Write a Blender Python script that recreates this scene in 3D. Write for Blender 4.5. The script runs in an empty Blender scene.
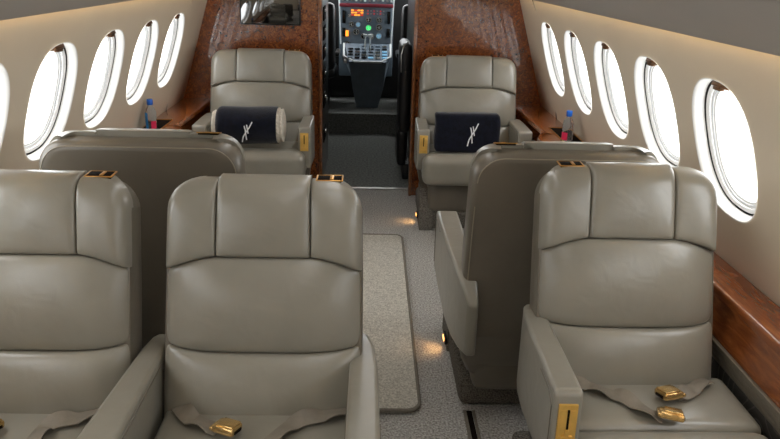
import bpy, bmesh, math, random
from mathutils import Vector, Matrix
random.seed(7)
sc = bpy.context.scene
COL = sc.collection
PI = math.pi

# ---------------------------------------------------------------- materials
def new_mat(name):
    m = bpy.data.materials.new(name); m.use_nodes = True
    nt = m.node_tree; nt.nodes.clear()
    out = nt.nodes.new('ShaderNodeOutputMaterial')
    b = nt.nodes.new('ShaderNodeBsdfPrincipled')
    nt.links.new(b.outputs[0], out.inputs[0])
    return m, nt, b, out

def lin(c):
    return tuple((x/255/12.92 if x/255 <= .04045 else ((x/255+.055)/1.055)**2.4) for x in c)+(1,)

def mat(name, rgb, rough=.5, metal=0, var=0, vscale=6, bump=0, bscale=80, bdist=.01, coat=0, spec=None, trans=0, ior=None, sheen=0, emit=None, estr=0, rgb2=None, stretch=None, detail=3, coat_rough=.05):
    m, nt, b, out = new_mat(name)
    N, L = nt.nodes, nt.links
    b.inputs['Base Color'].default_value = lin(rgb)
    b.inputs['Roughness'].default_value = rough
    b.inputs['Metallic'].default_value = metal
    if coat: b.inputs['Coat Weight'].default_value = coat; b.inputs['Coat Roughness'].default_value = coat_rough
    if spec is not None: b.inputs['Specular IOR Level'].default_value = spec
    if trans: b.inputs['Transmission Weight'].default_value = trans
    if ior: b.inputs['IOR'].default_value = ior
    if sheen: b.inputs['Sheen Weight'].default_value = sheen
    if emit: b.inputs['Emission Color'].default_value = lin(emit); b.inputs['Emission Strength'].default_value = estr
    tc = N.new('ShaderNodeTexCoord')
    src = tc.outputs['Object']
    if stretch:
        mp = N.new('ShaderNodeMapping'); mp.inputs['Scale'].default_value = stretch
        L.new(src, mp.inputs[0]); src = mp.outputs[0]
    if var or rgb2:
        n = N.new('ShaderNodeTexNoise'); n.inputs['Scale'].default_value = vscale; n.inputs['Detail'].default_value = detail
        L.new(src, n.inputs['Vector'])
        r = N.new('ShaderNodeValToRGB')
        c1 = lin(rgb)
        c2 = lin(rgb2) if rgb2 else tuple(min(1, x*(1-var)) for x in c1[:3])+(1,)
        r.color_ramp.elements[0].position = .35; r.color_ramp.elements[1].position = .65
        r.color_ramp.elements[0].color = c2; r.color_ramp.elements[1].color = c1
        L.new(n.outputs['Fac'], r.inputs[0]); L.new(r.outputs[0], b.inputs['Base Color'])
    if bump:
        n = N.new('ShaderNodeTexNoise'); n.inputs['Scale'].default_value = bscale; n.inputs['Detail'].default_value = 4
        L.new(src, n.inputs['Vector'])
        bp = N.new('ShaderNodeBump'); bp.inputs['Strength'].default_value = bump; bp.inputs['Distance'].default_value = bdist
        L.new(n.outputs['Fac'], bp.inputs['Height']); L.new(bp.outputs[0], b.inputs['Normal'])
    return m

def leather(name, rgb, rough=.36):
    m, nt, b, out = new_mat(name); N, L = nt.nodes, nt.links
    b.inputs['Roughness'].default_value = rough
    b.inputs['Specular IOR Level'].default_value = .6
    b.inputs['Coat Weight'].default_value = .15; b.inputs['Coat Roughness'].default_value = .22
    tc = N.new('ShaderNodeTexCoord')
    n = N.new('ShaderNodeTexNoise'); n.inputs['Scale'].default_value = 9; n.inputs['Detail'].default_value = 3
    L.new(tc.outputs['Object'], n.inputs['Vector'])
    r = N.new('ShaderNodeValToRGB'); c = lin(rgb)
    r.color_ramp.elements[0].position = .3; r.color_ramp.elements[1].position = .7
    r.color_ramp.elements[0].color = tuple(x*.93 for x in c[:3])+(1,); r.color_ramp.elements[1].color = tuple(x*1.04 for x in c[:3])+(1,)
    L.new(n.outputs['Fac'], r.inputs[0]); L.new(r.outputs[0], b.inputs['Base Color'])
    v = N.new('ShaderNodeTexVoronoi'); v.inputs['Scale'].default_value = 420
    L.new(tc.outputs['Object'], v.inputs['Vector'])
    w = N.new('ShaderNodeTexNoise'); w.inputs['Scale'].default_value = 13; w.inputs['Detail'].default_value = 2; w.inputs['Distortion'].default_value = .6
    L.new(tc.outputs['Object'], w.inputs['Vector'])
    b1 = N.new('ShaderNodeBump'); b1.inputs['Strength'].default_value = .12; b1.inputs['Distance'].default_value = .0008
    b2 = N.new('ShaderNodeBump'); b2.inputs['Strength'].default_value = .35; b2.inputs['Distance'].default_value = .006
    L.new(v.outputs['Distance'], b1.inputs['Height']); L.new(w.outputs['Fac'], b2.inputs['Height'])
    L.new(b2.outputs[0], b1.inputs['Normal']); L.new(b1.outputs[0], b.inputs['Normal'])
    return m

def burl(name, dark, mid, light, scale=16, rough=.25, coat=1.0, stretch=(1,1,1)):
    m, nt, b, out = new_mat(name); N, L = nt.nodes, nt.links
    b.inputs['Roughness'].default_value = rough; b.inputs['Coat Weight'].default_value = coat; b.inputs['Coat Roughness'].default_value = .05; b.inputs['Coat IOR'].default_value = 1.75
    tc = N.new('ShaderNodeTexCoord'); mp = N.new('ShaderNodeMapping'); mp.inputs['Scale'].default_value = stretch
    L.new(tc.outputs['Object'], mp.inputs[0])
    n = N.new('ShaderNodeTexNoise'); n.inputs['Scale'].default_value = scale; n.inputs['Detail'].default_value = 6; n.inputs['Roughness'].default_value = .65; n.inputs['Distortion'].default_value = 1.6
    L.new(mp.outputs[0], n.inputs['Vector'])
    r = N.new('ShaderNodeValToRGB'); e = r.color_ramp.elements
    e[0].position = .34; e[0].color = lin(dark); e[1].position = .68; e[1].color = lin(light)
    k = e.new(.52); k.color = lin(mid)
    L.new(n.outputs['Fac'], r.inputs[0]); L.new(r.outputs[0], b.inputs['Base Color'])
    return m

M = {}
M['leather'] = leather('taupe_leather', (140,136,125), .3)
M['leather_back'] = leather('taupe_leather_shell', (106,99,87), .36)
M['black_leather'] = mat('black_leather', (22,21,22), .4, var=.3)
M['piping'] = mat('leather_piping', (150,141,124), .45)
M['gold'] = mat('gold', (208,156,84), .34, .85, var=.12, vscale=40)
M['plate_gold'] = mat('armrest_plate_gold', (236,190,100), .35, .5, var=.08, vscale=40)
M['brown_metal'] = mat('bronze_clip', (120,88,62), .35, .7, var=.2, vscale=40)
M['dark'] = mat('dark_recess', (22,14,9), .85, var=.2, spec=.1)
M['seal_grey'] = mat('grey_seal', (176,180,184), .5, var=.05)
M['cream'] = mat('wall_cream', (226,213,192), .55, var=.04, vscale=3, bump=.05, bscale=300, bdist=.001)
M['panel_grey'] = mat('ceiling_grey', (170,164,156), .6, var=.05, vscale=2, bump=.05, bscale=200, bdist=.001)
def liner_mat():
    m, nt, b, out = new_mat('window_white_plastic'); N, L = nt.nodes, nt.links
    b.inputs['Base Color'].default_value = lin((236,235,232)); b.inputs['Roughness'].default_value = .4
    tr = N.new('ShaderNodeBsdfTranslucent'); tr.inputs['Color'].default_value = lin((238,240,240)); mx = N.new('ShaderNodeMixShader'); mx.inputs[0].default_value = .04
    L.new(b.outputs[0], mx.inputs[1]); L.new(tr.outputs[0], mx.inputs[2]); L.new(mx.outputs[0], out.inputs[0])
    return m
M['white'] = liner_mat()
M['seal'] = mat('rubber_seal', (24,23,22), .6, var=.2)
M['burl'] = burl('burl_bulkhead', (62,28,11), (128,66,27), (166,98,46), 40)
M['wood'] = burl('glossy_ledge_wood', (118,62,27), (142,78,36), (166,98,50), 18, .16, 1.0, (2,.35,2))
M['wood_edge'] = burl('wood_edge', (90,50,22), (130,76,36), (160,100,52), 20, .35, .6)
M['carpet'] = mat('cabin_carpet', (212,210,205), .95, rgb2=(140,137,131), vscale=130, bump=.9, bscale=170, bdist=.012, spec=.1, detail=5)
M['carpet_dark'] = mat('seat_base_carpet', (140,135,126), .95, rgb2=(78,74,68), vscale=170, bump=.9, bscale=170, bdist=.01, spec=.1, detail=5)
M['rug'] = mat('runner_rug', (222,218,207), .95, rgb2=(172,168,157), vscale=150, bump=.8, bscale=190, bdist=.008, spec=.1, detail=5)
M['rug_edge'] = mat('runner_binding', (126,119,107), .9, var=.2, vscale=90, bump=.4, bscale=120)
M['vest_carpet'] = mat('vestibule_carpet', (132,134,130), .95, rgb2=(98,100,97), vscale=60, bump=.6, bscale=170, bdist=.01, spec=.1)
M['dark_panel'] = mat('dark_galley_panel', (30,22,18), .3, var=.3, vscale=8, coat=.4)
M['black'] = mat('black_plastic', (14,14,15), .45, var=.2)
M['steel'] = mat('steel', (190,188,182), .3, 1, var=.1)
M['navy'] = mat('navy_fleece', (17,20,34), .95, rgb2=(10,12,22), vscale=40, bump=.5, bscale=140, bdist=.004, sheen=.25, spec=.1)
M['sherpa'] = mat('white_sherpa', (226,218,204), .95, var=.15, vscale=60, bump=1, bscale=90, bdist=.012, spec=.1)
M['thread'] = mat('white_thread', (235,236,238), .7, var=.05)
M['strap'] = mat('grey_webbing', (132,124,112), .5, var=.12, vscale=60, bump=.3, bscale=300, bdist=.001)
M['brass'] = mat('belt_buckle_gold', (226,190,128), .18, .85, var=.1, vscale=30)
M['screen'] = mat('monitor_glass', (8,9,10), .03, var=.1, coat=1)
M['screen'].node_tree.nodes['Principled BSDF'].inputs['Coat IOR'].default_value = 2.2
M['cap'] = mat('blue_cap', (16,98,206), .35, var=.05)
M['plastic'] = mat('clear_plastic', (232,242,250), .08, trans=.9, ior=1.1, var=.02)
M['label_blue'] = mat('label_blue', (28,140,222), .4, var=.1)
M['label_red'] = mat('label_red', (224,38,92), .4, var=.1)
M['label_white'] = mat('label_white', (235,238,242), .4, var=.03)
M['panel_blue'] = mat('instrument_grey', (104,118,130), .5, var=.15, vscale=12)
M['maroon'] = mat('glareshield_red', (120,28,42), .6, var=.15)
M['dial'] = mat('dial_black', (12,13,14), .25, var=.1)
M['offwhite'] = mat('instrument_white', (214,220,220), .4, var=.05)
M['orange_lit'] = mat('amber_annunciator', (255,150,40), .5, emit=(255,150,50), estr=.9, var=.02)
M['green_lit'] = mat('green_display', (60,220,110), .5, emit=(70,230,120), estr=.6, var=.02)
M['red_lit'] = mat('red_annunciator', (200,50,50), .5, emit=(230,60,50), estr=.3, var=.02)
M['blue_lit'] = mat('blue_display', (110,160,190), .5, emit=(120,170,200), estr=.3, var=.02)
M['warm_lamp'] = mat('warm_lamp', (255,190,110), .5, emit=(255,170,90), estr=2.2, var=.01)
M['cove_lamp'] = mat('cove_lamp', (255,232,190), .5, emit=(255,220,160), estr=6, var=.01)
M['lamp'] = mat('lamp_diffuser', (255,244,226), .5, emit=(250,250,250), estr=2.7, var=.01)  # glow of the fill lights added on the unseen ceiling

# patterned dark fabric of the lower side wall: curling scroll lines
def pattern_mat():
    m, nt, b, out = new_mat('scroll_fabric'); N, L = nt.nodes, nt.links
    tc = N.new('ShaderNodeTexCoord')
    n1 = N.new('ShaderNodeTexNoise'); n1.inputs['Scale'].default_value = 7; n1.inputs['Detail'].default_value = 0
    L.new(tc.outputs['Object'], n1.inputs['Vector'])
    mu = N.new('ShaderNodeMath'); mu.operation = 'MULTIPLY'; mu.inputs[1].default_value = 52
    w = N.new('ShaderNodeMath'); w.operation = 'SINE'
    L.new(n1.outputs['Fac'], mu.inputs[0]); L.new(mu.outputs[0], w.inputs[0])
    r = N.new('ShaderNodeValToRGB'); e = r.color_ramp.elements
    e[0].position = .78; e[0].color = lin((62,59,55)); e[1].position = .95; e[1].color = lin((92,88,82))
    L.new(w.outputs[0], r.inputs[0]); L.new(r.outputs[0], b.inputs['Base Color']); b.inputs['Roughness'].default_value = .85
    return m
M['scroll'] = pattern_mat()

# glass: thin clear pane
def glass_mat():
    m = bpy.data.materials.new('window_glass'); m.use_nodes = True; nt = m.node_tree; nt.nodes.clear()
    o = nt.nodes.new('ShaderNodeOutputMaterial'); mix = nt.nodes.new('ShaderNodeMixShader'); t = nt.nodes.new('ShaderNodeBsdfTransparent'); g = nt.nodes.new('ShaderNodeBsdfGlossy')
    g.inputs['Roughness'].default_value = .02; t.inputs['Color'].default_value = (.97,.985,.99,1)
    mix.inputs[0].default_value = .05
    nt.links.new(t.outputs[0], mix.inputs[1]); nt.links.new(g.outputs[0], mix.inputs[2]); nt.links.new(mix.outputs[0], o.inputs[0])
    return m
M['glass'] = glass_mat()

# ---------------------------------------------------------------- helpers
def build(name, bm, m, parent=None, smooth=35, label=None, kind=None):
    me = bpy.data.meshes.new(name)
    bmesh.ops.recalc_face_normals(bm, faces=bm.faces)
    bm.to_mesh(me); bm.free()
    for k in (m if isinstance(m, (list, tuple)) else [m]): me.materials.append(k)
    if smooth:
        me.shade_smooth(); me.set_sharp_from_angle(angle=math.radians(smooth))
    o = bpy.data.objects.new(name, me); COL.objects.link(o)
    if parent: o.parent = parent
    if label: o['label'] = label
    if kind: o['kind'] = kind
    return o

def thing(name, label, cat, loc=(0,0,0), rz=0, group=None):
    o = bpy.data.objects.new(name, None); COL.objects.link(o)
    o.empty_display_size = .1; o.location = loc; o.rotation_euler = (0,0,rz)
    o['label'] = label; o['category'] = cat
    if group: o['group'] = group
    return o

def tag(o, label, cat, group=None):
    o['label'] = label; o['category'] = cat
    if group: o['group'] = group
    return o

def box(bm, c, s, r=0, seg=2, mi=0, rot=None):
    t = bmesh.new(); bmesh.ops.create_cube(t, size=1)
    for v in t.verts: v.co = Vector((v.co.x*s[0], v.co.y*s[1], v.co.z*s[2]))
    if r: bmesh.ops.bevel(t, geom=list(t.edges), offset=min(r, min(s)*.49), segments=seg, affect='EDGES', profile=.5)
    if rot is not None:
        for v in t.verts: v.co = rot @ v.co
    for v in t.verts: v.co += Vector(c)
    merge(bm, t, mi)

def merge(bm, t, mi=0):
    mp = {v: bm.verts.new(v.co) for v in t.verts}
    for f in t.faces:
        try: g = bm.faces.new([mp[v] for v in f.verts]); g.material_index = mi if mi else f.material_index
        except ValueError: pass
    t.free()

def loft(bm, rings, mi=0, cap=True, closed=True):
    R = [[bm.verts.new(p) for p in r] for r in rings]
    n = len(R[0])
    for a, b in zip(R, R[1:]):
        for i in range(n if closed else n-1):
            j = (i+1) % n
            f = bm.faces.new((a[i], a[j], b[j], b[i])); f.material_index = mi
    if cap and closed:
        for r in (R[0], R[-1]):
            f = bm.faces.new(r); f.material_index = mi
    return R

def tube(bm, pts, r, n=8, mi=0, closed=False):
    pts = [Vector(p) for p in pts]; rings = []
    N = len(pts)
    up = None
    for i, p in enumerate(pts):
        if closed: d = pts[(i+1) % N]-pts[i-1]
        else: d = pts[min(i+1, N-1)]-pts[max(i-1, 0)]
        d.normalize()
        if up is None:
            up = Vector((0,0,1)) if abs(d.z) < .9 else Vector((0,1,0))
        u = (up-d*up.dot(d)).normalized(); w = d.cross(u); up = u
        rings.append([p+(u*math.cos(2*PI*k/n)+w*math.sin(2*PI*k/n))*r for k in range(n)])
    if closed: rings.append(rings[0]); 
    loft(bm, rings, mi, cap=not closed)

def lathe(bm, prof, c, n=20, mi=0):
    rings = [[(c[0]+r*math.cos(2*PI*k/n), c[1]+r*math.sin(2*PI*k/n), c[2]+z) for k in range(n)] for r, z in prof]
    loft(bm, rings, mi)

def puffbox(bm, c, s, r, crown=0, n=14, fn=None, mi=0):
    """rounded cushion: grid box whose edges are rolled with radius r and whose top is crowned"""
    t = bmesh.new(); bmesh.ops.create_cube(t, size=2)
    bmesh.ops.subdivide_edges(t, edges=list(t.edges), cuts=n-1, use_grid_fill=True)
    h = Vector((s[0]/2, s[1]/2, s[2]/2)); r = min(r, min(h)*.98)
    for v in t.verts:
        q = Vector([math.sin(x*PI/2) if abs(x) < 1 else x for x in v.co])
        p = Vector((q.x*h.x, q.y*h.y, q.z*h.z))
        i = Vector([max(-(h[k]-r), min(h[k]-r, p[k])) for k in range(3)])
        d = p-i
        if d.length > 1e-9: p = i+d.normalized()*r
        if q.z > 0 and crown: p.z += crown*(1-q.x**2)*(1-q.y**2)*max(0, q.z)
        if fn: p = Vector(fn(p, q))
        v.co = p+Vector(c)
    merge(bm, t, mi)

def prism(bm, outline, axis, a, b, mi=0):
    """extrude a 2-D outline along an axis between a and b"""
    def P(u, v, w):
        return {'x': (w,u,v), 'y': (u,w,v), 'z': (u,v,w)}[axis]
    loft(bm, [[P(u, v, a) for u, v in outline], [P(u, v, b) for u, v in outline]], mi)

# ---------------------------------------------------------------- cabin shell
WX = lambda z: 1.199-.2947*(z-.879)          # inner wall half-width at height z
PITCH = .514; Y0W = 1.975; WZ0, WZ1 = .878, 1.312
WH = (WZ1-WZ0)/2; WC = (WZ0+WZ1)/2; WW = .188
YS, YE = -1.7, 4.66
ZB, ZT = .55, 1.47

def oval(h, w, k, n=56, e=2.5):
    out = []
    for i in range(n):
        a = 2*PI*i/n; ca, sa = math.cos(a), math.sin(a)
        out.append((w*math.copysign(abs(ca)**(2/e), ca), h*math.copysign(abs(sa)**(2/e), sa)))
    return out

def wall(side):
    bm = bmesh.new()
    def P(y, z, d=0): return (side*(WX(z)+d), y, z)
    n = 56
    ys = [Y0W+i*PITCH for i in range(-6, 5)]
    for yc in ys:
        o = oval(WH, WW, 0, n)
        inner = [bm.verts.new(P(yc+u, WC+v)) for u, v in o]
        # round lip then rectangle
        lip = [bm.verts.new(P(yc+u*1.05, WC+v*1.04)) for u, v in o]
        outer = []
        hy, hz = PITCH/2, (ZT-ZB)/2; zc = (ZT+ZB)/2
        for i in range(n):
            a = 2*PI*i/n; ca, sa = math.cos(a), math.sin(a)
            s = 1/max(abs(ca), abs(sa))
            outer.append(bm.verts.new(P(yc+hy*ca*s, zc+hz*sa*s)))
        for A, B in ((inner, lip), (lip, outer)):
            for i in range(n):
                j = (i+1) % n; bm.faces.new((A[i], A[j], B[j], B[i]))
    for a, b in ((YS, ys[0]-PITCH/2), (ys[-1]+PITCH/2, YE+.06)):
        bm.faces.new([bm.verts.new(P(*q)) for q in ((a, ZB), (b, ZB), (b, ZT), (a, ZT))])
    # lower side wall down to the floor
    vs = [[bm.verts.new((side*x, y, z)) for y in (YS, YE+.06)] for x, z in ((WX(ZB), ZB), (1.26, .3), (1.2, 0))]
    for p, q in zip(vs, vs[1:]): bm.faces.new((p[0], p[1], q[1], q[0]))
    bmesh.ops.remove_doubles(bm, verts=bm.verts, dist=.0005)
    w = build('wall_right' if side > 0 else 'wall_left', bm, M['cream'], smooth=30, kind='structure')
    w['label'] = 'cream cabin side wall with oval windows'
    return ys

SL = math.atan(.2947)
def window(side, yc, idx, full=True):
    """outward direction leaves the wall; rings step outward"""
    nx, nz = math.cos(SL), math.sin(SL)
    def P(u, v, d): 
        z = WC+v; return Vector((side*(WX(z)+d*nx), yc+u, z+d*nz))
    def ring(f, d): return [P(u, v, d) for u, v in oval(WH*f[1], WW*f[0], 0)]
    bm = bmesh.new()
    # white funnel liner: lip proud of wall, then reveal, dark gap, then inner frame
    loft(bm, [ring((1.012,1.01), -.0015), ring((.99,.992), -.001), ring((.965,.975), .006), ring((.945,.962), .018), ring((.935,.956), .034)], cap=False)
    if side > 0: root = build('window_%d' % idx, bm, M['white'], kind='structure', smooth=50)
    else: root = build('window_%d' % idx, bm, M['white'], kind='structure', smooth=50)
    root['label'] = 'oval cabin window with white liner'
    bm = bmesh.new()
    loft(bm, [ring((.935,.956), .0335), ring((.935,.956), .046), ring((.89,.935), .046), ring((.885,.93), .040)], cap=False)
    build('window_seal', bm, M['seal'], root, smooth=40)
    bm = bmesh.new()
    loft(bm, [ring((.895,.935), .047), ring((.89,.93), .036), ring((.87,.915), .033), ring((.81,.875), .036), ring((.80,.868), .040)], cap=False)
    build('window_frame', bm, M['white'], root, smooth=50)
    bm = bmesh.new()
    loft(bm, [ring((.80,.868), .0405), ring((.745,.825), .043), ring((.742,.822), .046), ring((.70,.79), .048), ring((.69,.78), .065)], cap=False)
    build('outer_frame', bm, [M['white']], root, smooth=40)
    bm = bmesh.new()
    loft(bm, [ring((.752,.830), .0415), ring((.743,.823), .0440)], cap=False)
    build('seal_line', bm, [M['seal_grey']], root, smooth=40)
    bm = bmesh.new()
    v = [bm.verts.new(p) for p in ring((.695,.783), .056)]; bm.faces.new(v)
    build('pane', bm, M['glass'], root, smooth=0)
    if full:
        bm = bmesh.new()
        p = P(0, WH*.90, .018)
        box(bm, p, (.034, .058, .016), .003, rot=Matrix.Rotation(side*SL*1.2, 3, 'Y'))
        box(bm, p+Vector((-side*.006, 0, -.009)), (.018, .04, .012), .003)
        build('shade_handle', bm, M['brown_metal'], root, label='bronze pull tab at the top of the window')
    # portal for the daylight that comes through this window
    ld = bpy.data.lights.new('window_daylight', 'AREA'); ld.shape = 'ELLIPSE'; ld.size = WW*1.45; ld.size_y = WH*1.65
    ld.cycles.is_portal = True
    lo = bpy.data.objects.new('window_daylight', ld); COL.objects.link(lo)
    lo.location = P(0, 0, .075)
    d = Vector((-side*nx, 0, -nz)); lo.rotation_euler = d.to_track_quat('-Z', 'Z').to_euler()

k = 1
for side in (-1, 1):
    ys = wall(side)
    for i, y in enumerate(ys):
        window(side, y, k, full=i > 4); k += 1

# floor
def slab(name, x0, x1, y0, y1, z0, z1, m, label=None, bev=0):
    bm = bmesh.new(); box(bm, ((x0+x1)/2, (y0+y1)/2, (z0+z1)/2), (x1-x0, y1-y0, z1-z0), bev)
    o = build(name, bm, m, kind='structure')
    if label: o['label'] = label
    return o
slab('floor', -1.3, 1.3, YS, 4.78, -.05, 0, M['carpet'], 'beige cut-pile cabin carpet')
slab('floor_vestibule', -.9, .9, 4.80, 6.5, -.05, 0, M['vest_carpet'], 'dark grey vestibule carpet')
slab('floor_cockpit', -1.0, 1.0, 6.5, 8.0, -.05, .2, M['vest_carpet'], 'raised cockpit floor')
slab('trim_1', -.32, .36, 4.775, 4.81, -.02, .006, M['steel'], 'metal threshold strip')

# ceiling: grey valance panels, dark slot, centre
def ceiling():
    for side, nm in ((-1, 'left'), (1, 'right')):
        bm = bmesh.new()
        prof = [(1.0262,1.4685),(1.006,1.475),(1.006,1.442),(1.000,1.435),(.93,1.495),(.855,1.562),(.853,1.575)]
        loft(bm, [[(side*x, y, z) for x, z in prof] for y in (YS, YE)], closed=False, cap=False)
        build('ceiling_'+nm, bm, M['panel_grey'], kind='structure', smooth=50)['label'] = 'grey upper side panel above the windows'
        bm = bmesh.new()
        loft(bm, [[(side*x, y, z) for x, z in [(.853,1.574),(.83,1.585),(.83,1.572)]] for y in (YS, YE)], closed=False, cap=False)
        build('trim_%d' % (3+side), bm, M['seal'], kind='structure')['label'] = 'dark slot above the side panel'
    bm = bmesh.new()
    prof = [(.835,1.57),(.76,1.64),(.62,1.74),(.45,1.82),(.2,1.86)]
    prof = prof+[(-x, z) for x, z in reversed(prof)]
    loft(bm, [[(x, y, z) for x, z in prof] for y in (YS, YE)], closed=False, cap=False)
    build('ceiling', bm, M['cream'], kind='structure', smooth=60)['label'] = 'arched cream cabin ceiling'
ceiling()
for side, w in ((-1, 'left'), (1, 'right')):
    bm = bmesh.new(); box(bm, (side*1.014, (YS+YE)/2, 1.464), (.010, YE-YS-.2, .005))
    tag(build('cove_light', bm, M['cove_lamp']), 'warm cove light strip tucked above the %s row of windows' % w, 'light')

# wall behind the camera
bm = bmesh.new(); box(bm, (0, YS-.03, .9), (2.7, .05, 2.0)); build('wall_back', bm, M['cream'], kind='structure')

# unseen fill lights, added along the ceiling to brighten the cabin
for i, y in enumerate([-.9, .1, 1.1, 2.1, 3.1, 4.1]):
    t = thing('ceiling_light', 'long frosted ceiling light over the aisle, number %s from the bulkhead end' % ['six','five','four','three','two','one'][i], 'light', (0, y, 1.845), 0, 'ceiling lights over the aisle')
    bm = bmesh.new()
    for q, sz in (((-.085,0,0),(.012,.86,.016)),((.085,0,0),(.012,.86,.016)),((0,-.43,0),(.18,.012,.016)),((0,.43,0),(.18,.012,.016))): box(bm, q, sz, .003)
    build('light_frame', bm, M['steel'], t)
    bm = bmesh.new(); box(bm, (0,0,.001), (.16,.85,.008), .002); build('diffuser', bm, M['lamp'], t)

# ---------------------------------------------------------------- bulkhead
def bulkhead(side):
    xi = .34 if side > 0 else -.30
    bm = bmesh.new()
    def xo(z):
        if z > 1.436: return max(.02, [1.0, .86, .7, .45, .25][min(4, int((z-1.436)/.09))])
        return (WX(z) if z > ZB else 1.25)
    zs = [0,.3,.55,.7,.88,1.1,1.31,1.436,1.472,1.5,1.58,1.68,1.78,1.84]
    xs = {1.436:1.034,1.472:1.022,1.5:.95,1.58:.845,1.68:.71,1.78:.54,1.84:.36}
    NX = 14
    grid = []
    for z in zs:
        X = xs.get(z, WX(z) if z >= ZB else 1.25); row = []
        X = max(X, abs(xi)+.02)
        for j in range(NX+1):
            u = j/NX; x = abs(xi)+(X-abs(xi))*u
            y = YE
            row.append((side*x, y, z))
        grid.append(row)
    loft(bm, grid, closed=False, cap=False)
    back = [[(x, y+.045, z) for x, y, z in r] for r in grid]
    loft(bm, back, closed=False, cap=False)
    # close the doorway edge
    loft(bm, [[r[0] for r in grid], [r[0] for r in back]], closed=False, cap=False)
    bmesh.ops.remove_doubles(bm, verts=bm.verts, dist=.0001)
    b = build('wall_front_%s' % ('right' if side > 0 else 'left'), bm, M['burl'], kind='structure', smooth=60)
    b['label'] = 'glossy burl wood bulkhead'
    bm = bmesh.new(); box(bm, (xi+side*.004, YE+.02, .92), (.022, .09, 1.84), .006)
    build('trim_%d' % (5+side), bm, M['wood_edge'], kind='structure')['label'] = 'lighter wood edge of the doorway'
bulkhead(-1); bulkhead(1)

# vestibule and cockpit enclosure
slab('wall_vestibule_left', -.42, -.38, 4.72, 6.5, 0, 1.8, M['dark_panel'])
slab('wall_vestibule_right', .38, .42, 4.72, 6.5, 0, 1.8, M['dark_panel'])
slab('ceiling_vestibule', -.5, .5, 4.72, 6.5, 1.8, 1.84, M['dark_panel'])
slab('wall_cockpit_left', -1.04, -1.0, 6.5, 8.0, 0, 1.05, M['black'])
slab('wall_cockpit_right', 1.0, 1.04, 6.5, 8.0, 0, 1.05, M['black'])
slab('wall_cockpit_back_left', -1.0, -.40, 6.46, 6.5, 0, 1.84, M['black'])
slab('wall_cockpit_back_right', .40, 1.0, 6.46, 6.5, 0, 1.84, M['black'])
slab('wall_cockpit_front', -1.04, 1.04, 8.0, 8.04, 0, 1.15, M['black'])
slab('ceiling_cockpit', -1.04, 1.04, 6.46, 7.05, 1.7, 1.74, M['black'])
# windshield: slanting glass between roof edge and nose
bm = bmesh.new(); v = [bm.verts.new(p) for p in ((-1.0,7.05,1.72),(1.0,7.05,1.72),(1.0,8.0,1.15),(-1.0,8.0,1.15))]; bm.faces.new(v)
build('window_23', bm, M['glass'], kind='structure', smooth=0)['label'] = 'cockpit windshield'
for side in (-1, 1):
    bm = bmesh.new(); v = [bm.verts.new((side*1.02, y, z)) for y, z in ((6.5,1.05),(8.0,1.05),(8.0,1.15),(7.05,1.72),(6.5,1.72))]; bm.faces.new(v)
    build('window_%d' % (24 if side > 0 else 25), bm, M['glass'], kind='structure', smooth=0)['label'] = 'cockpit side window'

# galley fittings on the left of the passage
t = thing('galley_cabinet', 'dark galley cabinet with steel latches left of the passage', 'cabinet', (-.34, 4.9, 0))
bm = bmesh.new(); box(bm, (-.005, .35, .9), (.07, .7, 1.79), .006); build('body', bm, M['dark_panel'], t)
for z in (.35,.62,.8,.98,1.12,1.26):
    bm = bmesh.new(); box(bm, (.034, .18, z), (.008, .22, .1), .003); d = build('drawer', bm, M['dark'], t)
    bm = bmesh.new(); box(bm, (.042, .18, z+.02), (.008, .05, .018), .003); build('latch', bm, M['steel'], d, label='small steel latch')

t = thing('jump_seat', 'folded black jump seat standing against the right passage wall', 'seat', (.335, 5.0, 0))
bm = bmesh.new(); puffbox(bm, (-.03, .2, .72), (.09, .42, .68), .04, n=10); build('backrest', bm, M['black_leather'], t)
bm = bmesh.new(); puffbox(bm, (-.04, .2, .26), (.08, .38, .3), .035, n=8); build('seat_cushion', bm, M['black_leather'], t)
bm = bmesh.new(); tube(bm, [(-.065,-.01,.85),(-.068,-.01,.98),(-.05,-.01,1.05),(-.01,-.01,1.08)], .005); build('frame_tube', bm, M['steel'], t)
bm = bmesh.new(); box(bm, (-.0, .2, .06), (.06,.34,.12), .01); build('base', bm, M['black'], t)

for x, w in ((-.53, 'left'), (.55, 'right')):
    t = thing('pilot_seat', 'black pilot seat on the %s side of the cockpit' % w, 'seat', (x, 6.85, .2), 0, 'black pilot seats')
    bm = bmesh.new(); puffbox(bm, (0, -.16, .72), (.44, .13, .66), .06, n=10); build('backrest', bm, M['black_leather'], t)
    bm = bmesh.new(); puffbox(bm, (0, -.16, 1.10), (.24, .09, .14), .04, n=8); build('headrest', bm, M['black_leather'], t)
    bm = bmesh.new(); puffbox(bm, (0, .08, .36), (.44, .42, .12), .05, n=10); build('seat_cushion', bm, M['black_leather'], t)
    bm = bmesh.new(); box(bm, (0, .06, .15), (.3, .3, .3), .03); build('base', bm, M['black'], t)
    for s in (-1, 1):
        bm = bmesh.new(); box(bm, (s*.235, .0, .55), (.045, .3, .05), .015); build('armrest', bm, M['black_leather'], t)

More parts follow.
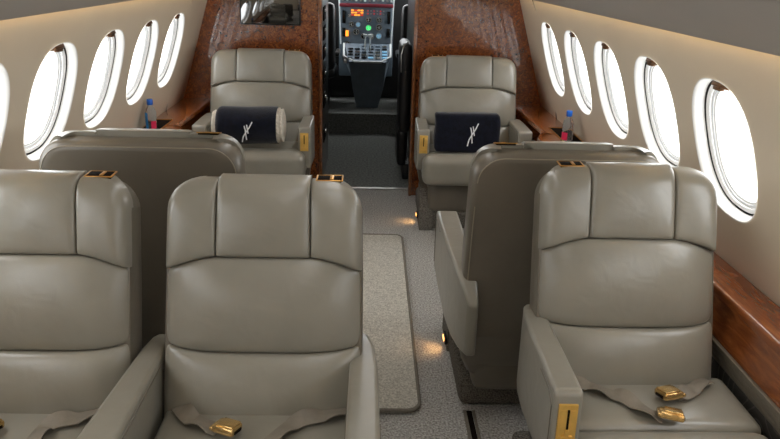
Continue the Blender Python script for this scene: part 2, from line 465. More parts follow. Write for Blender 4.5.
# instrument panel
PY = 7.2
t = thing('instrument_panel', 'grey cockpit instrument panel with gauges, amber lights and maroon glareshield', 'instrument panel', (0, PY, .2))
bm = bmesh.new(); box(bm, (-.015, .04, .72), (.57, .08, .92), .01); box(bm, (0, .16, .58), (1.9, .12, 1.14), .01, mi=1); build('board', bm, [M['panel_blue'], M['black']], t)
bm = bmesh.new(); box(bm, (-.015, -.01, 1.0), (.56, .05, .035), .008); build('glareshield', bm, M['maroon'], t)
for i in range(12):
    bm = bmesh.new(); box(bm, (-.26+i*.046, -.01, 1.05+.004*math.sin(i)), (.022, .02, .02), .003); build('switch', bm, M['offwhite' if i % 2 else 'steel'], t)
for s in (-1, 1):
    bm = bmesh.new(); tube(bm, [(s*.285-.015,-.02,1.1),(s*.275-.015,-.02,.86),(s*.265-.015,-.02,.6)], .007); build('edge_rail', bm, M['offwhite'], t)
def gauge(x, z, r, face='dial'):
    bm = bmesh.new()
    rings = [[(x+q*math.cos(2*PI*k/16), y, z+q*math.sin(2*PI*k/16)) for k in range(16)] for q, y in ((r,0),(r,-.012),(r*.82,-.012),(r*.8,-.006))]
    loft(bm, rings, 0, cap=False)
    f = [bm.verts.new((x+r*.8*math.cos(2*PI*k/16), -.006, z+r*.8*math.sin(2*PI*k/16))) for k in range(16)]
    bm.faces.new(f).material_index = 1
    for a in (0, 70, 140, 230):
        a = math.radians(a+z*400); box(bm, (x+r*.55*math.cos(a), -.009, z+r*.55*math.sin(a)), (.006,.003,.006), mi=2)
    box(bm, (x, -.009, z), (.005, .003, r*1.1), mi=2, rot=None)
    return build('gauge', bm, [M['steel'], M[face], M['offwhite']], t)
for x, z, r, f in [(-.17,.76,.026,'dial'),(-.10,.76,.026,'blue_lit'),(-.12,.70,.03,'dial'),(.01,.80,.028,'dial'),(.01,.735,.03,'green_lit'),(-.04,.665,.028,'dial'),(.04,.665,.028,'dial'),(.12,.74,.03,'dial'),(.12,.67,.03,'blue_lit'),(.12,.80,.028,'dial'),(-.19,.83,.016,'dial'),(-.21,.60,.025,'dial')]:
    gauge(x, .6+(z-.6)*1.27, r*1.08, f)
for i in range(4):
    for j in range(3):
        bm = bmesh.new(); box(bm, (-.16+i*.033, -.004, .90+j*.024), (.027, .01, .013)); build('annunciator_light', bm, M['orange_lit' if (i+j) % 3 else 'red_lit'], t)
for i in range(12):
    bm = bmesh.new(); box(bm, (.0+(i % 6)*.033, -.004, .945-(i//6)*.03), (.016, .01, .009)); build('indicator', bm, M['steel' if i % 2 else 'red_lit'], t)
bm = bmesh.new(); box(bm, (-.215, -.006, .71), (.03, .012, .06), .003); build('amber_placard', bm, M['orange_lit'], t)
for s in (-1, 1):
    for z, h in ((.88,.13),(.72,.09)):
        bm = bmesh.new(); box(bm, (s*.235-.015, -.005, z), (.033, .012, h), .003); build('side_display', bm, M['dial'], t)

# centre pedestal
t = thing('center_pedestal', 'grey cockpit centre pedestal with throttle levers between pilot seats', 'console', (0, 6.75, .2))
bm = bmesh.new()
loft(bm, [[(-.10,.06,.0),(.12,.06,.0),(.12,.41,0),(-.10,.41,0)],[(-.14,.03,.2),(.17,.03,.2),(.15,.41,.2),(-.14,.41,.2)],[(-.17,.0,.42),(.19,.0,.42),(.23,.41,.42),(-.23,.41,.42)],[(-.175,.0,.475),(.195,.0,.475),(.245,.41,.61),(-.245,.41,.61)]])
build('body', bm, M['panel_blue'], t, smooth=0)
def pt(x, y): return (x, y, .475+y*.33)
bm = bmesh.new()
tube(bm, [pt(-.245,.40), pt(-.235,.12), pt(-.12,.0), pt(.14,.0), pt(.24,.12), pt(.245,.40)], .011)
build('rim', bm, M['offwhite'], t)
for i in range(6):
    for j in range(5):
        if random.random() < .85:
            x = -.17+i*.07; y = .08+j*.065; p = pt(x, y); bm = bmesh.new()
            box(bm, (p[0], p[1], p[2]+.006), (.05, .045, .012), .002); build('control_unit', bm, M[random.choice(['dial','panel_blue','blue_lit','steel'])], t)
for x in (-.02, .03):
    bm = bmesh.new(); tube(bm, [(x,.22,.55),(x,.2,.66),(x,.19,.70)], .008); box(bm, (x, .19, .715), (.045, .03, .028), .006); build('throttle_lever', bm, M['offwhite'], t)
for i in range(6):
    bm = bmesh.new(); box(bm, (-.215-.004*i, .03+i*.055, .47), (.03, .02, .03), .004); build('side_knob', bm, M['steel'], t)

# monitor on the left bulkhead
t = thing('wall_monitor', 'flat black monitor mounted on the left burl bulkhead', 'monitor', (-.638, YE-.012, 1.36))
bm = bmesh.new(); box(bm, (0, 0, 0), (.405, .02, .315), .004); build('frame', bm, M['black'], t)
bm = bmesh.new(); box(bm, (0, -.0105, 0), (.39, .003, .30), .001); build('screen', bm, M['screen'], t)

# ---------------------------------------------------------------- side ledges
def ledge(side):
    t = thing('side_ledge', 'glossy burl wood ledge under the %s windows' % ('right' if side > 0 else 'left'), 'ledge', (0,0,0))
    z1, z0 = .69, .662
    # plan outline of the inner edge: 1.13 aft, widening to a rounded table lobe, narrower 1.06 forward
    inner = []
    y = YS+.02
    for yy in (YS+.02, 0, 1.0, 2.0, 3.0, 3.42): inner.append((1.13-(.03*max(0, yy-1.9)/1.5), yy))
    for i in range(0, 13):
        a = -PI/2+PI*i/12
        inner.append((1.09-.09*math.cos(a), 3.64+.20*math.sin(a)))
    inner += [(1.075, 3.90), (1.065, 4.2), (1.05, 4.6), (1.05, YE-.004)]
    bm = bmesh.new()
    top = []
    ins = [(side*x, y) for x, y in inner]; outs = [(side*(WX(z1)-.002), y) for x, y in inner]
    rr = .010
    def row(i):
        x, y = inner[i]; w = WX(z1)-.004
        return [(side*w, y, z1), (side*(x+rr), y, z1), (side*(x+rr*.3), y, z1-rr*.3), (side*x, y, z1-rr), (side*x, y, z0), (side*(x+.03), y, z0), (side*w, y, z0)]
    loft(bm, [row(i) for i in range(len(inner))])
    build('ledge_top', bm, M['wood'], t, smooth=50)
    bm = bmesh.new()
    pr = [(1.145,z0),(1.118,.56),(1.118,.545),(1.16,.545),(1.19,z0)]
    loft(bm, [[(side*x, y, z) for x, z in pr] for y in (YS+.02, YE-.004)])
    build('fascia', bm, M['wood'], t, smooth=30)
    bm = bmesh.new()
    for a, b, x in ((.543,.522,1.108),(.519,.500,1.113),(.497,.480,1.118)):
        box(bm, (side*(x+.02), (YS+YE)/2, (a+b)/2), (.04, YE-YS-.1, a-b), .004)
    build('trim_strip', bm, M['leather_back'], t)
    bm = bmesh.new()
    loft(bm, [[(side*x, y, z) for x, z in ((1.125,.48),(1.14,.012),(1.18,.012),(1.18,.48))] for y in (YS+.02, YE-.004)])
    build('kick_panel', bm, M['scroll'], t, label='dark fabric lower panel with scroll pattern')
    bm = bmesh.new()
    box(bm, (side*1.188, 3.77, z1+.0015), (.105, .36, .003), .001); build('cup_recess', bm, M['dark'], t)
    bm = bmesh.new()
    x0, x1, y0, y1 = 1.133, 1.241, 3.585, 3.955
    tube(bm, [(side*a, b, z1+.003) for a, b in ((x0,y0),(x1,y0),(x1,y1),(x0,y1))], .0035, 6, closed=True); build('recess_rim', bm, M['gold'], t, label='thin gold rim')
ledge(-1); ledge(1)

def bottle(loc, label, w):
    SC = .9
    t = thing('water_bottle', label, 'bottle', loc, 0, 'water bottles on the side ledges')
    bm = bmesh.new(); lathe(bm, [(.028,0),(.033,.006),(.033,.05),(.030,.06),(.033,.07),(.033,.11),(.028,.13),(.016,.148),(.014,.155),(.014,.168)], (0,0,0), 24); build('body', bm, M['plastic'], t)
    bm = bmesh.new(); lathe(bm, [(.017,.158),(.0185,.162),(.0185,.188),(.016,.192)], (0,0,0), 20); build('cap', bm, M['cap'], t, label='blue screw cap')
    # wrap label in three coloured sectors
    bm = bmesh.new(); n = 24
    for kk in range(n):
        a, b = 2*PI*kk/n, 2*PI*(kk+1)/n; d = math.degrees((a+b)/2)
        lo, hi = .012, .112
        mi = w(d)
        if mi is None: continue
        if mi == 1: hi = .06
        vs = [bm.verts.new((.0342*math.cos(q), .0342*math.sin(q), z)) for q, z in ((a,lo),(b,lo),(b,hi),(a,hi))]
        bm.faces.new(vs).material_index = mi
    bmesh.ops.remove_doubles(bm, verts=bm.verts, dist=.0001)
    build('bottle_label', bm, [M['label_blue'], M['label_red'], M['label_white']], t)
    t.scale = (SC, SC, SC)
bottle((-1.176, 3.70, .694), 'clear water bottle with blue cap standing on the left window ledge', lambda d: 0 if 150 < d < 262 else (1 if 290 < d < 350 else None))
bottle((1.150, 3.63, .694), 'clear water bottle with blue cap standing on the right window ledge', lambda d: 1 if 170 < d < 255 else (2 if 320 < d < 360 else None))

# ---------------------------------------------------------------- aisle runner, seat tracks, aisle lights
bm = bmesh.new()
def rrect(x0, x1, y0, y1, r, n=6):
    o = []
    for cx, cy, a0 in ((x1-r,y1-r,0),(x0+r,y1-r,90),(x0+r,y0+r,180),(x1-r,y0+r,270)):
        for i in range(n+1):
            a = math.radians(a0+90*i/n); o.append((cx+r*math.cos(a), cy+r*math.sin(a)))
    return o
t = thing('runner_rug', 'pale grey runner rug with bound edge lying in the aisle', 'rug', (0,0,0))
o = rrect(-.19, .255, 2.15, 3.86, .05)
loft(bm, [[(x,y,.001) for x,y in o], [(x,y,.014) for x,y in o], [(.0325+(x-.0325)*.985, 3.005+(y-3.005)*.995, .017) for x,y in o]]); build('rug_field', bm, M['rug'], t)
bm = bmesh.new(); tube(bm, [(x,y,.013) for x,y in o], .008, 8, closed=True); build('binding', bm, M['rug_edge'], t, label='darker corded edge binding')

for x, s in ((.425, 1),):
    for ya, yb in ((1.3, 2.165),):
        bm = bmesh.new()
        box(bm, (x, (ya+yb)/2, .003), (.012, yb-ya, .006), .001, mi=0)
        box(bm, (x+.017, (ya+yb)/2, .002), (.02, yb-ya, .003), mi=1)
        box(bm, (x+.034, (ya+yb)/2, .003), (.010, yb-ya, .006), .001, mi=0)
        tag(build('seat_track', bm, [M['rug_edge'], M['dark']]), 'dark seat track groove in the carpet on the %s side of the aisle' % ('right' if s > 0 else 'left'), 'track')

def aisle_light(x, y, z, s, label):
    t = thing('aisle_light', label, 'light', (x, y, z), 0, 'amber floor lights along the aisle')
    bm = bmesh.new(); box(bm, (0,0,0), (.012,.07,.03), .003); build('housing', bm, M['black'], t)
    bm = bmesh.new(); box(bm, (-s*.0075,0,0), (.003,.04,.014), .001); build('lens', bm, M['warm_lamp'], t)
    ld = bpy.data.lights.new('amber_glow', 'SPOT'); ld.energy = .25; ld.color = (1,.55,.22); ld.shadow_soft_size = .012; ld.spot_size = 2.0; ld.spot_blend = 1
    lo = bpy.data.objects.new('amber_glow', ld); COL.objects.link(lo); lo.parent = t; lo.location = (-s*.014, 0, .012)
    lo.rotation_euler = Vector((-s*.8, 0, -1)).to_track_quat('-Z', 'Y').to_euler()

# ---------------------------------------------------------------- seats
def make_seat(label, loc, rz, W=.52, rho=15, aisle=1, arms=(), cushion=.45, cush_wl=0, cush_wr=0, belts=None, top=.645, base_in=.0, dip=.25, czoff=0, skirt=(-.27,.2), foot=True, zb=.47, nseg=None):
    t = thing('cabin_seat', label, 'seat', loc, rz, 'taupe leather cabin seats')
    rho = math.radians(rho)
    up = Vector((0, math.sin(rho), math.cos(rho))); fw = Vector((0, -math.cos(rho), math.sin(rho)))
    base = Vector((0, 0, zb))
    TP = .04
    def warp(a, b): 
        k = max(0, b)/top
        return a*(1-TP*k*k)
    def P(a, b, n): return base+Vector((warp(a, b), 0, 0))+up*b+fw*n
    hw = W/2; hh = W*.238
    RC = .085
    def lim(b, r=RC, H=top):
        if b <= H-r: return hw
        q = min(1, (b-(H-r))/r); return hw-r+r*math.sqrt(max(0, 1-q*q))
    sb = top/.642
    # seam lines
    hb = .435*sb; ob = .395*sb
    def seam_mid(a):     # bottom of bolsters / headrest
        x = abs(a)
        if x <= hh: return hb-.006
        u = (x-hh)/(hw-hh); return hb-.006-(hb-ob)*(u**1.5)
    def seam_low(a): return (.186-.020*(1-(a/hw)**4))*sb
    def patch(name, aL, aR, fb, ft, drops, ks, puff, n0=.0, nu=22, nv=20, round_outer=0, label=None, lean=0):
        bm = bmesh.new(); G = []
        dl, dr, db, dt = drops; kl, kr, kb, kt = ks
        for j in range(nv+1):
            tt = math.sin((j/nv*2-1)*PI/2); row = []
            for i in range(nu+1):
                ss = math.sin((i/nu*2-1)*PI/2)
                a = aL+(aR-aL)*(ss+1)/2
                b0, b1 = fb(a), ft(a); b = b0+(b1-b0)*(tt+1)/2
                if round_outer:
                    L_ = lim(b)
                    ai = aL if round_outer > 0 else aR
                    if round_outer == 2: a = a*L_/hw
                    else: a = ai+(a-ai)*(L_-abs(ai))/(hw-abs(ai))
                n = n0+puff*(1-ss*ss)*(1-tt*tt)+lean*(tt+1)/2
                g = lambda x, k: 1-math.sqrt(max(0, 1-min(1, x)**k))
                if ss < 0: n -= dl*g(-ss, kl)
                else: n -= dr*g(ss, kr)
                if tt < 0: n -= db*g(-tt, kb)
                else: n -= dt*g(tt, kt)
                row.append((a, b, n))
            G.append(row)
        V = [[bm.verts.new(P(*q)) for q in r] for r in G]
        for j in range(nv):
            for i in range(nu): bm.faces.new((V[j][i], V[j][i+1], V[j+1][i+1], V[j+1][i]))
        # sides and back so the cushion is a closed body
        ring = [V[0][i] for i in range(nu+1)]+[V[j][nu] for j in range(1, nv+1)]+[V[nv][i] for i in range(nu-1, -1, -1)]+[V[j][0] for j in range(nv-1, 0, -1)]
        gr = [G[0][i] for i in range(nu+1)]+[G[j][nu] for j in range(1, nv+1)]+[G[nv][i] for i in range(nu-1, -1, -1)]+[G[j][0] for j in range(nv-1, 0, -1)]
        bk = [bm.verts.new(P(a, b, min(n-.004, -.062))) for a, b, n in gr]
        for i in range(len(ring)):
            j = (i+1) % len(ring); bm.faces.new((ring[i], ring[j], bk[j], bk[i]))
        bm.faces.new(bk)
        bmesh.ops.remove_doubles(bm, verts=bm.verts, dist=.00005)
        return build(name, bm, M['leather'], t, smooth=60, label=label)
    gap = .0008
    patch('lumbar_cushion', -hw, hw, lambda a: -.06, lambda a: seam_low(a)-gap, (.055,.055,.03,.016), (5,5,8,7), .016, n0=.006)
    patch('backrest_cushion', -hw, hw, lambda a: seam_low(a)+gap, lambda a: seam_mid(a)-gap, (.055,.055,.016,.012), (5,5,7,18), .018, n0=.0, nu=30, nv=24)
    patch('headrest', -hh+gap, hh-gap, lambda a: seam_mid(a)+gap, lambda a: top+.009, (.012,.012,.012,.075), (22,22,22,5), .012, n0=.007, lean=.004)
    patch('bolster', hh+gap, hw, lambda a: seam_mid(a)+gap, lambda a: top, (.012,.055,.012,.072), (20,5,20,4.5), .006, n0=.005, round_outer=1, lean=.006)
    patch('bolster', -hw, -hh-gap, lambda a: seam_mid(a)+gap, lambda a: top, (.055,.012,.012,.072), (5,20,20,4.5), .006, n0=.005, round_outer=-1, lean=.006)
    # shell
    def outline(ins, blow=-.10, n=8):
        H = top-.012-ins; r = RC; w = hw-ins+.001; o = []
        for sx, a0 in ((1, 0), (-1, 90)):
            cx = sx*(w-r)
            for i in range(n+1):
                a = math.radians(a0+90*i/n); o.append((cx+r*math.cos(a), H-r+r*math.sin(a)))
        for i in range(1, 7): o.append((-w, H-r+(blow-(H-r))*i/7))
        o.append((-w, blow)); o.append((w, blow))
        for i in range(6, 0, -1): o.append((w, H-r+(blow-(H-r))*i/7))
        return o
    bm = bmesh.new()
    loft(bm, [[P(a, b, n) for a, b in outline(ins)] for n, ins in ((-.035,.004),(-.05,.0),(-.112,.0),(-.124,.003),(-.132,.010),(-.136,.020),(-.1365,.03))])
    build('backrest_shell', bm, M['leather_back'], t, smooth=50)
    bm = bmesh.new(); o = outline(.014)[:]
    tube(bm, [P(a, b, -.1345) for a, b in o if b > -.08], .002, 6); build('piping', bm, M['piping'], t)
    # lower rear fairing
    bm = bmesh.new(); rings = []
    y1 = (base+up*-.1+fw*-.132).y; z1 = (base+up*-.1).z-.002
    for k2, (zz, wi, yy) in enumerate(((z1,0,0),(z1-.03,.002,0),(z1-.10,.012,-.005),(z1-.17,.04,-.03),(z1-.215,.09,-.07),(z1-.22,.11,-.09))):
        w = hw-wi; rings.append([(w, y1-.16, zz), (w, y1+yy-.015, zz), (w-.015, y1+yy, zz), (-w+.015, y1+yy, zz), (-w, y1+yy-.015, zz), (-w, y1-.16, zz)])
    loft(bm, rings); build('rear_fairing', bm, M['leather_back'], t, smooth=50)
    bm = bmesh.new(); tube(bm, [(-hw-.001,y1-.12,z1+.001),(-hw-.001,y1-.012,z1+.001),(-hw+.012,y1+.001,z1+.001),(hw-.012,y1+.001,z1+.001),(hw+.001,y1-.012,z1+.001),(hw+.001,y1-.12,z1+.001)], .0028, 6); build('fairing_piping', bm, M['piping'], t)
    # gold release latch on top of the aisle bolster
    c = P(aisle*(hh+(hw-hh)*.36), top-.001, -.052)
    ang = Matrix.Rotation(-rho+.30, 3, 'X')
    bm = bmesh.new(); s = Vector((.068, .042, .008))
    for q, sz in (((0,-s.y/2,0),(s.x,.004,.004)),((0,s.y/2,0),(s.x,.004,.004)),((-s.x/2,0,0),(.005,s.y+.004,.004)),((s.x/2,0,0),(.005,s.y+.004,.004))):
        box(bm, c+ang @ Vector(q)+Vector((0,0,.003)), sz, .002, rot=ang)
    box(bm, c+Vector((0,0,.0005)), (s.x-.004, s.y-.004, .0085), .001, mi=1, rot=ang)
    box(bm, c+ang @ Vector((.006,0,.003)), (.010, .03, .006), .001, rot=ang)
    build('release_latch', bm, [M['gold'], M['dark']], t, label='gold framed release latch on the seat top')
    # seat cushion: main pad and front pad with a seam between
    zc = zb+.005+czoff
    def flare(p, q):
        f = max(0, -(p.y)+.0)
        return p
    bm = bmesh.new()
    wl, wr = hw-.01+cush_wl, hw-.01+cush_wr
    cx = (wr-wl)/2; cw = wl+wr
    split = -.19
    puffbox(bm, (cx, (split+.05)/2, zc-.075), (cw, .05-split, .15), .026, .010, n=16)
    build('seat_cushion', bm, M['leather'], t, smooth=60)
    bm = bmesh.new(); L_ = cushion+split
    puffbox(bm, (cx, -(cushion-L_/2), zc-.085), (cw, L_, .19), .05, .010, n=16)
    build('thigh_cushion', bm, M['leather'], t, smooth=60)
    # pedestal and carpeted base
    bw = hw-base_in/2
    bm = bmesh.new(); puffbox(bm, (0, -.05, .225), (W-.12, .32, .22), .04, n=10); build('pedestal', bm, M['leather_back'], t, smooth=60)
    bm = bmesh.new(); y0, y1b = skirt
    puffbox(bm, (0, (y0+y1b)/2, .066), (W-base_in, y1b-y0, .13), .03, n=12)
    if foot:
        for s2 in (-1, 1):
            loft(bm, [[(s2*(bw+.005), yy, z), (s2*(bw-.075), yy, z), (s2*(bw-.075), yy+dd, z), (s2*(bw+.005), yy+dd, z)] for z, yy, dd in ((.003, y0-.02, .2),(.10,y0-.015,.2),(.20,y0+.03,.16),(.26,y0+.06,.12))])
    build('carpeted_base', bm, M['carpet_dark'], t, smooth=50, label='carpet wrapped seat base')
    # armrests
    for s2, wid, yf, yr, zt, zl, xo, taper, plate in arms:
        bm = bmesh.new()
        xin = s2*(xo); L3 = yr-yf
        st = [(0,1,.0),(.02,1,.0),(.30,1,0),(.62,.97,0),(.80,.86,.0),(.92,.66,-.035),(1.0,.40,-.10)]
        rings = []
        for f, wk, dz in st:
            y = yf+f*L3; w = wid*(1-(1-wk)*taper) if taper <= 1 else wid*(1-.42*f)
            a, b = xin, xin+s2*w
            top_z = zt+dz*dip-(.02 if f == 0 else 0)
            lowz = zl+ (.03 if f == 0 else 0)-.03*f
            rings.append([(a, y, lowz), (b, y, lowz), (b, y, top_z), (a, y, top_z)])
        loft(bm, rings)
        am = build('armrest', bm, M['leather'], t, smooth=40)
        md = am.modifiers.new('soft', 'BEVEL'); md.width = .011; md.segments = 3; md.limit_method = 'ANGLE'; md.angle_limit = math.radians(35)
        # stitched seam line round the outer pad
        bm = bmesh.new()
        for xx in (xin-s2*.0005, ):
            tube(bm, [(xx, yf+.016, zl+.03), (xx, yf+.016, zt-.05), (xx, yf+.05, zt-.026), (xx, yf+L3*.75, zt-.026)], .0022, 6)
        b_x = xin+s2*wid+s2*.0005
        tube(bm, [(b_x, yf+.016, zl+.03), (b_x, yf+.016, zt-.05), (b_x, yf+.05, zt-.026), (b_x, yf+L3*.28, zt-.026)], .0022, 6)
        build('seam', bm, M['leather_back'], am)
        if plate:
            bm = bmesh.new(); cx2 = xin+s2*wid/2; h = .112; zz = zt-.034-h/2; ww = wid*.66
            box(bm, (cx2, yf-.002, zz), (ww, .008, h), .002)
            box(bm, (cx2, yf-.0055, zz-.004), (ww-.010, .004, h-.022), .001, mi=2)
            box(bm, (cx2+.0, yf-.0075, zz+.012), (.005, .004, h*.55), mi=1)
            box(bm, (cx2, yf-.009, zz-.034), (ww*.62, .007, .010), .002)
            box(bm, (cx2, yf-.009, zz-.022), (ww*.22, .007, .022), .002)
            build('armrest_plate', bm, [M['plate_gold'], M['dark'], M['plate_gold']], am, label='gold plate on the armrest front')
    # seat belts
    if belts:
        for path, buckle in belts:
            pts = [Vector(p) for p in path]
            # Catmull-Rom resample
            q = [pts[0]]+pts+[pts[-1]]; S = []
            for i in range(1, len(q)-2):
                for k3 in range(6):
                    u = k3/6; p0, p1, p2, p3 = q[i-1:i+3]
                    S.append(.5*((2*p1)+(p2-p0)*u+(2*p0-5*p1+4*p2-p3)*u*u+(3*p1-p0-3*p2+p3)*u**3))
            S.append(pts[-1])
            bm = bmesh.new(); rings = []
            for i, p in enumerate(S):
                d = (S[min(i+1, len(S)-1)]-S[max(i-1, 0)]).normalized()
                side = Vector((0,0,1)).cross(d).normalized()
                tw = .35*math.sin(i*.45)*min(1, (len(S)-1-i)/4)
                nrm = d.cross(side)*-1
                sd = side*math.cos(tw)+Vector((0,0,1))*math.sin(tw)
                u2 = Vector((0,0,1))
                p2 = p+u2*(abs(math.sin(tw))*.02+.004)
                rings.append([p2+sd*.023, p2+sd*.023+u2*.0025, p2+u2*.0035, p2-sd*.023+u2*.0025, p2-sd*.023, p2])
            loft(bm, rings); b = build('seat_belt', bm, M['strap'], t, smooth=50)
            if buckle:
                d = (S[-1]-S[-4]); ang2 = math.atan2(d.y, d.x)
                R = Matrix.Rotation(ang2, 3, 'Z') @ Matrix.Rotation(math.radians(buckle), 3, 'X')
                c = S[-1]+Vector((math.cos(ang2)*.022, math.sin(ang2)*.022, .020))
                bm = bmesh.new()
                box(bm, c, (.062, .050, .020), .006, 2, rot=R)
                box(bm, c+R @ Vector((.004, 0, .011)), (.046, .042, .006), .003, rot=R)
                box(bm, c+R @ Vector((-.030, 0, 0)), (.010, .054, .010), .003, rot=R)
                box(bm, c+R @ Vector((.030, 0, -.002)), (.006, .030, .008), .001, mi=1, rot=R)
                build('buckle', bm, [M['brass'], M['dark']], b, label='polished gold belt buckle')
    return t

def loc(p, o): return (p[0]-o[0], p[1]-o[1], p[2]-o[2])
NZ = .487
oN2 = (-.228, 1.512, 0)
make_seat('near taupe leather seat beside the aisle, empty, showing its whole front', oN2, 0, W=.530, rho=15.2, top=.625, aisle=1, cushion=.46, skirt=(-.35,.22),
    arms=[(1,.078,-.34,.24,.608,.36,.232,1,True),(-1,.096,-.34,.22,.605,.33,.270,2,True)],
    belts=[([loc((-.44,1.52,.485),oN2),loc((-.40,1.47,NZ),oN2),loc((-.35,1.44,NZ),oN2),loc((-.315,1.425,NZ),oN2)], -12),
           ([loc((.015,1.50,.485),oN2),loc((-.05,1.485,NZ),oN2),loc((-.12,1.46,NZ),oN2),loc((-.17,1.40,NZ),oN2),loc((-.20,1.34,NZ),oN2)], None)])
oN1 = (-.826, 1.512, 0)
make_seat('near taupe leather seat against the left wall, cropped by the frame', oN1, 0, W=.498, rho=15.2, top=.625, aisle=1, cushion=.46, cush_wr=-.04, skirt=(-.35,.22), arms=[],
    belts=[([loc((-.60,1.51,.485),oN1),loc((-.67,1.47,NZ),oN1),loc((-.735,1.445,NZ),oN1),loc((-.75,1.39,NZ),oN1),loc((-.75,1.30,NZ),oN1)], None),
           ([loc((-1.02,1.50,.485),oN1),loc((-.96,1.45,NZ),oN1),loc((-.90,1.425,NZ),oN1)], -10)])
oE = (.806, 1.66, 0)
make_seat('near taupe leather seat at the right wall with two gold buckles on its cushion', oE, 0, W=.530, rho=15.5, top=.635, aisle=-1, cushion=.48, cush_wr=.045, skirt=(-.35,.25),
    arms=[(-1,.072,-.275,.21,.640,.385,.228,.8,True)],
    belts=[([loc((.585,1.66,.485),oE),loc((.664,1.628,NZ),oE),loc((.715,1.592,NZ),oE),loc((.760,1.565,NZ),oE),loc((.800,1.505,NZ),oE),loc((.830,1.488,NZ),oE)], -18),
           ([loc((1.035,1.66,.485),oE),loc((.975,1.615,NZ),oE),loc((.935,1.588,NZ),oE),loc((.905,1.578,NZ),oE)], 10)])
oC = (-.690, 2.235, 0)
make_seat('taupe seat seen from behind, in the left row facing the cockpit', oC, PI, W=.66, rho=3, aisle=-1, cushion=.48, top=.605, base_in=.055, dip=1,
    arms=[(-1,.085,-.47,.20,.62,.36,.305,1,False),(1,.06,-.40,.20,.62,.36,.305,1,False)], skirt=(-.53,.03))
oD = (.705, 2.225, 0)
make_seat('taupe seat seen from behind, in the right row facing the cockpit', oD, PI, W=.655, rho=2.5, aisle=1, cushion=.48, top=.590, base_in=.055, dip=1,
    arms=[(1,.088,-.47,.20,.62,.355,.28,1,False),(-1,.06,-.40,.20,.62,.36,.28,1,False)], skirt=(-.53,.03))
oA = (-.662, 4.195, 0)
make_seat('taupe seat at the left bulkhead under the monitor, holding a rolled navy blanket', oA, 0, W=.655, rho=13, aisle=1, cushion=.34, czoff=.035, top=.625, base_in=.03,
    arms=[(1,.075,-.25,.18,.665,.41,.275,.5,True),(-1,.085,-.25,.18,.665,.41,.275,.5,False)], skirt=(-.20,.30))
oB = (.680, 4.195, 0)
make_seat('taupe seat at the right bulkhead holding a folded navy blanket', oB, 0, W=.64, rho=13, aisle=-1, cushion=.34, czoff=.035, top=.612, base_in=.03,
    arms=[(-1,.075,-.25,.18,.665,.41,.270,.5,True),(1,.085,-.25,.18,.665,.41,.270,.5,False)], skirt=(-.20,.30))

aisle_light(.393, 2.60, .055, 1, 'amber floor light on the base of the right row seat')
aisle_light(.366, 4.13, .05, 1, 'amber floor light beside the base of the right bulkhead seat')

# ---------------------------------------------------------------- blankets
def monogram(bm, c, s, tilt, yoff):
    """two crossing slanted strokes with a long tail"""
    def P(u, v): return Vector((c[0]+u*s*.78, c[1], c[2]+v*s*1.12))
    strokes = [[(-.30,.50),(-.16,.1),(-.10,-.85)], [(.02,.60),(.10,.25),(.18,-.20)], [(-.72,-1.1),(-.50,-.55),(-.05,-.05),(.35,.35),(.72,.85)]]
    for st in strokes:
        pts = [P(*p)+Vector((0, tilt*(p[1]*s), 0)) for p in st]
        q = []
        for a, b in zip(pts, pts[1:]):
            for k in range(4): q.append(a.lerp(b, k/4))
        q.append(pts[-1])
        tube(bm, [Vector((p.x, yoff(p.x, p.z), p.z)) for p in q], .0038, 6)

t = thing('rolled_blanket', 'navy fleece blanket roll with white sherpa lining on the left bulkhead seat', 'blanket', (-.685, 3.985, .598))
bm = bmesh.new(); n = 36; rings = []
def rollr(a, x): return .108*(1+.05*math.cos(2*a+.6)+.02*math.sin(5*a+x*9)+.015*math.sin(3*a-x*14))
for i in range(26):
    x = -.185+.36*i/25; e = min(1, (i+.0)/2, (25-i)/2+.55) if i < 3 else 1
    k0 = .80 if i == 0 else (.95 if i == 1 else 1)
    rings.append([(x, rollr(2*PI*k/n, x)*math.cos(2*PI*k/n)*k0, .065+rollr(2*PI*k/n, x)*1.1*math.sin(2*PI*k/n)*k0) for k in range(n)])
loft(bm, rings); build('blanket_roll', bm, M['navy'], t, smooth=60)
bm = bmesh.new()
rings = []
for x, q in ((.160,.80),(.172,.96),(.186,.95),(.192,.86),(.198,.90),(.208,.90),(.214,.70)):
    rings.append([(x, rollr(2*PI*k/n, x)*.97*q*math.cos(2*PI*k/n), .065+rollr(2*PI*k/n, x)*1.08*q*math.sin(2*PI*k/n)*(1+.03*math.sin(k*2.1))) for k in range(n)])
loft(bm, rings)
build('sherpa_lining', bm, M['sherpa'], t, smooth=60, label='white sherpa fleece showing at the roll end')
bm = bmesh.new(); rings = []
for x, q in ((-.18,.8),(-.195,.88),(-.21,.80),(-.215,.6)):
    rings.append([(x, rollr(2*PI*k/n, x)*.9*q*math.cos(2*PI*k/n), .065+rollr(2*PI*k/n, x)*q*math.sin(2*PI*k/n)) for k in range(n)])
loft(bm, rings)
build('sherpa_lining', bm, M['sherpa'], t, smooth=60, label='white sherpa fleece showing at the roll ends')
bm = bmesh.new()
def ysurf(x, z):
    s = max(-.98, min(.98, (z-.065)/.120)); return -.1135*math.sqrt(1-s*s)-.004
monogram(bm, (.005, 0, .055), .058, 0, ysurf)
build('monogram', bm, M['thread'], t, label='white crossed stroke monogram')

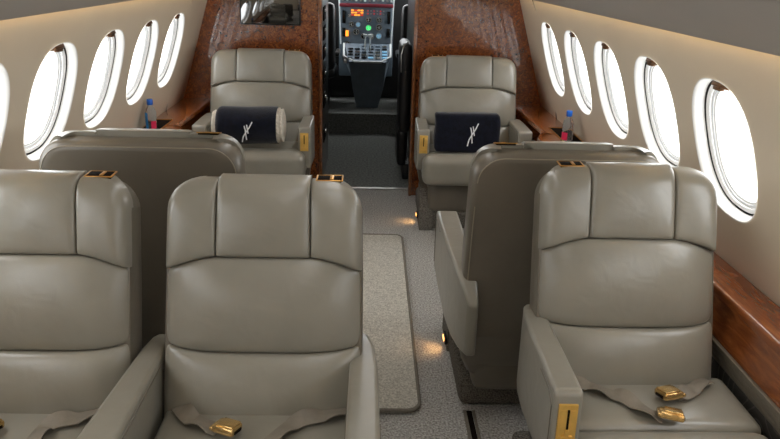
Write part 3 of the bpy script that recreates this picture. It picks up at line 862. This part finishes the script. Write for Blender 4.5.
t = thing('folded_blanket', 'navy folded blanket with white monogram leaning on the right bulkhead seat', 'blanket', (.640, 3.99, .534))
bm = bmesh.new(); LN = .35
def lean(p, q): return (p.x+.004*math.sin(p.z*30), p.y+p.z*LN+.004*math.sin(p.x*17), p.z)
puffbox(bm, (0, 0, .112), (.40, .075, .225), .022, n=16, fn=lean)
build('blanket_fold', bm, M['navy'], t, smooth=60)
bm = bmesh.new()
monogram(bm, (.030, 0, .115), .060, 0, lambda x, z: -.039+(z-.115)*LN-.004)
build('monogram', bm, M['thread'], t, label='white crossed stroke monogram')
bm = bmesh.new(); box(bm, (.06, -.056, .012), (.06, .012, .02), .004); build('fabric_tag', bm, M['sherpa'], t, label='small white tag')

# ---------------------------------------------------------------- world, camera
w = bpy.data.worlds.new('overcast_sky'); sc.world = w; w.use_nodes = True
nt = w.node_tree; nt.nodes.clear()
o = nt.nodes.new('ShaderNodeOutputWorld'); bg = nt.nodes.new('ShaderNodeBackground')
tc = nt.nodes.new('ShaderNodeTexCoord'); sp = nt.nodes.new('ShaderNodeSeparateXYZ'); r = nt.nodes.new('ShaderNodeValToRGB')
nt.links.new(tc.outputs['Generated'], sp.inputs[0]); mr = nt.nodes.new('ShaderNodeMapRange'); mr.inputs['From Min'].default_value = -1
nt.links.new(sp.outputs['Z'], mr.inputs['Value']); nt.links.new(mr.outputs[0], r.inputs[0])
e = r.color_ramp.elements
e[0].position = .3; e[0].color = (.80,.82,.83,1); e[1].position = .75; e[1].color = (1.0,1.0,1.0,1)
k = e.new(.48); k.color = (.90,.93,.95,1)
nt.links.new(r.outputs[0], bg.inputs[0]); bg.inputs[1].default_value = 3.6
nt.links.new(bg.outputs[0], o.inputs[0])

F_, TH, HC, YAW, CX, CY, ROLL = 672.12, .296, 1.616, .032, .047, 169.37, .028
c, s = math.cos(YAW), math.sin(YAW); ct, st_ = math.cos(TH), math.sin(TH)
R = Vector((c,-s,0)); Fv = Vector((s*ct, c*ct, -st_)); D = Vector((-s*st_, -c*st_, -ct))
cr, sr = math.cos(ROLL), math.sin(ROLL)
R2, D2 = R*cr-D*sr, R*sr+D*cr
cam = bpy.data.cameras.new('camera'); co = bpy.data.objects.new('camera', cam); COL.objects.link(co)
m = Matrix.Identity(4)
for i in range(3): m[i][0] = R2[i]; m[i][1] = -D2[i]; m[i][2] = -Fv[i]
m[0][3], m[1][3], m[2][3] = CX, 0, HC
co.matrix_world = m
cam.sensor_width = 36; cam.lens = F_/780*36; cam.shift_y = -(219.5-CY)/780; cam.clip_start = .02
sc.camera = co

sc.view_settings.view_transform = 'Standard'; sc.view_settings.look = 'None'; sc.view_settings.gamma = 1
sc.view_settings.exposure = 1.0
sc.cycles.use_denoising = True
sc.cycles.max_bounces = 10; sc.cycles.diffuse_bounces = 6; sc.cycles.transparent_max_bounces = 12
sc.cycles.caustics_reflective = False; sc.cycles.caustics_refractive = False
sc.cycles.sample_clamp_indirect = 6
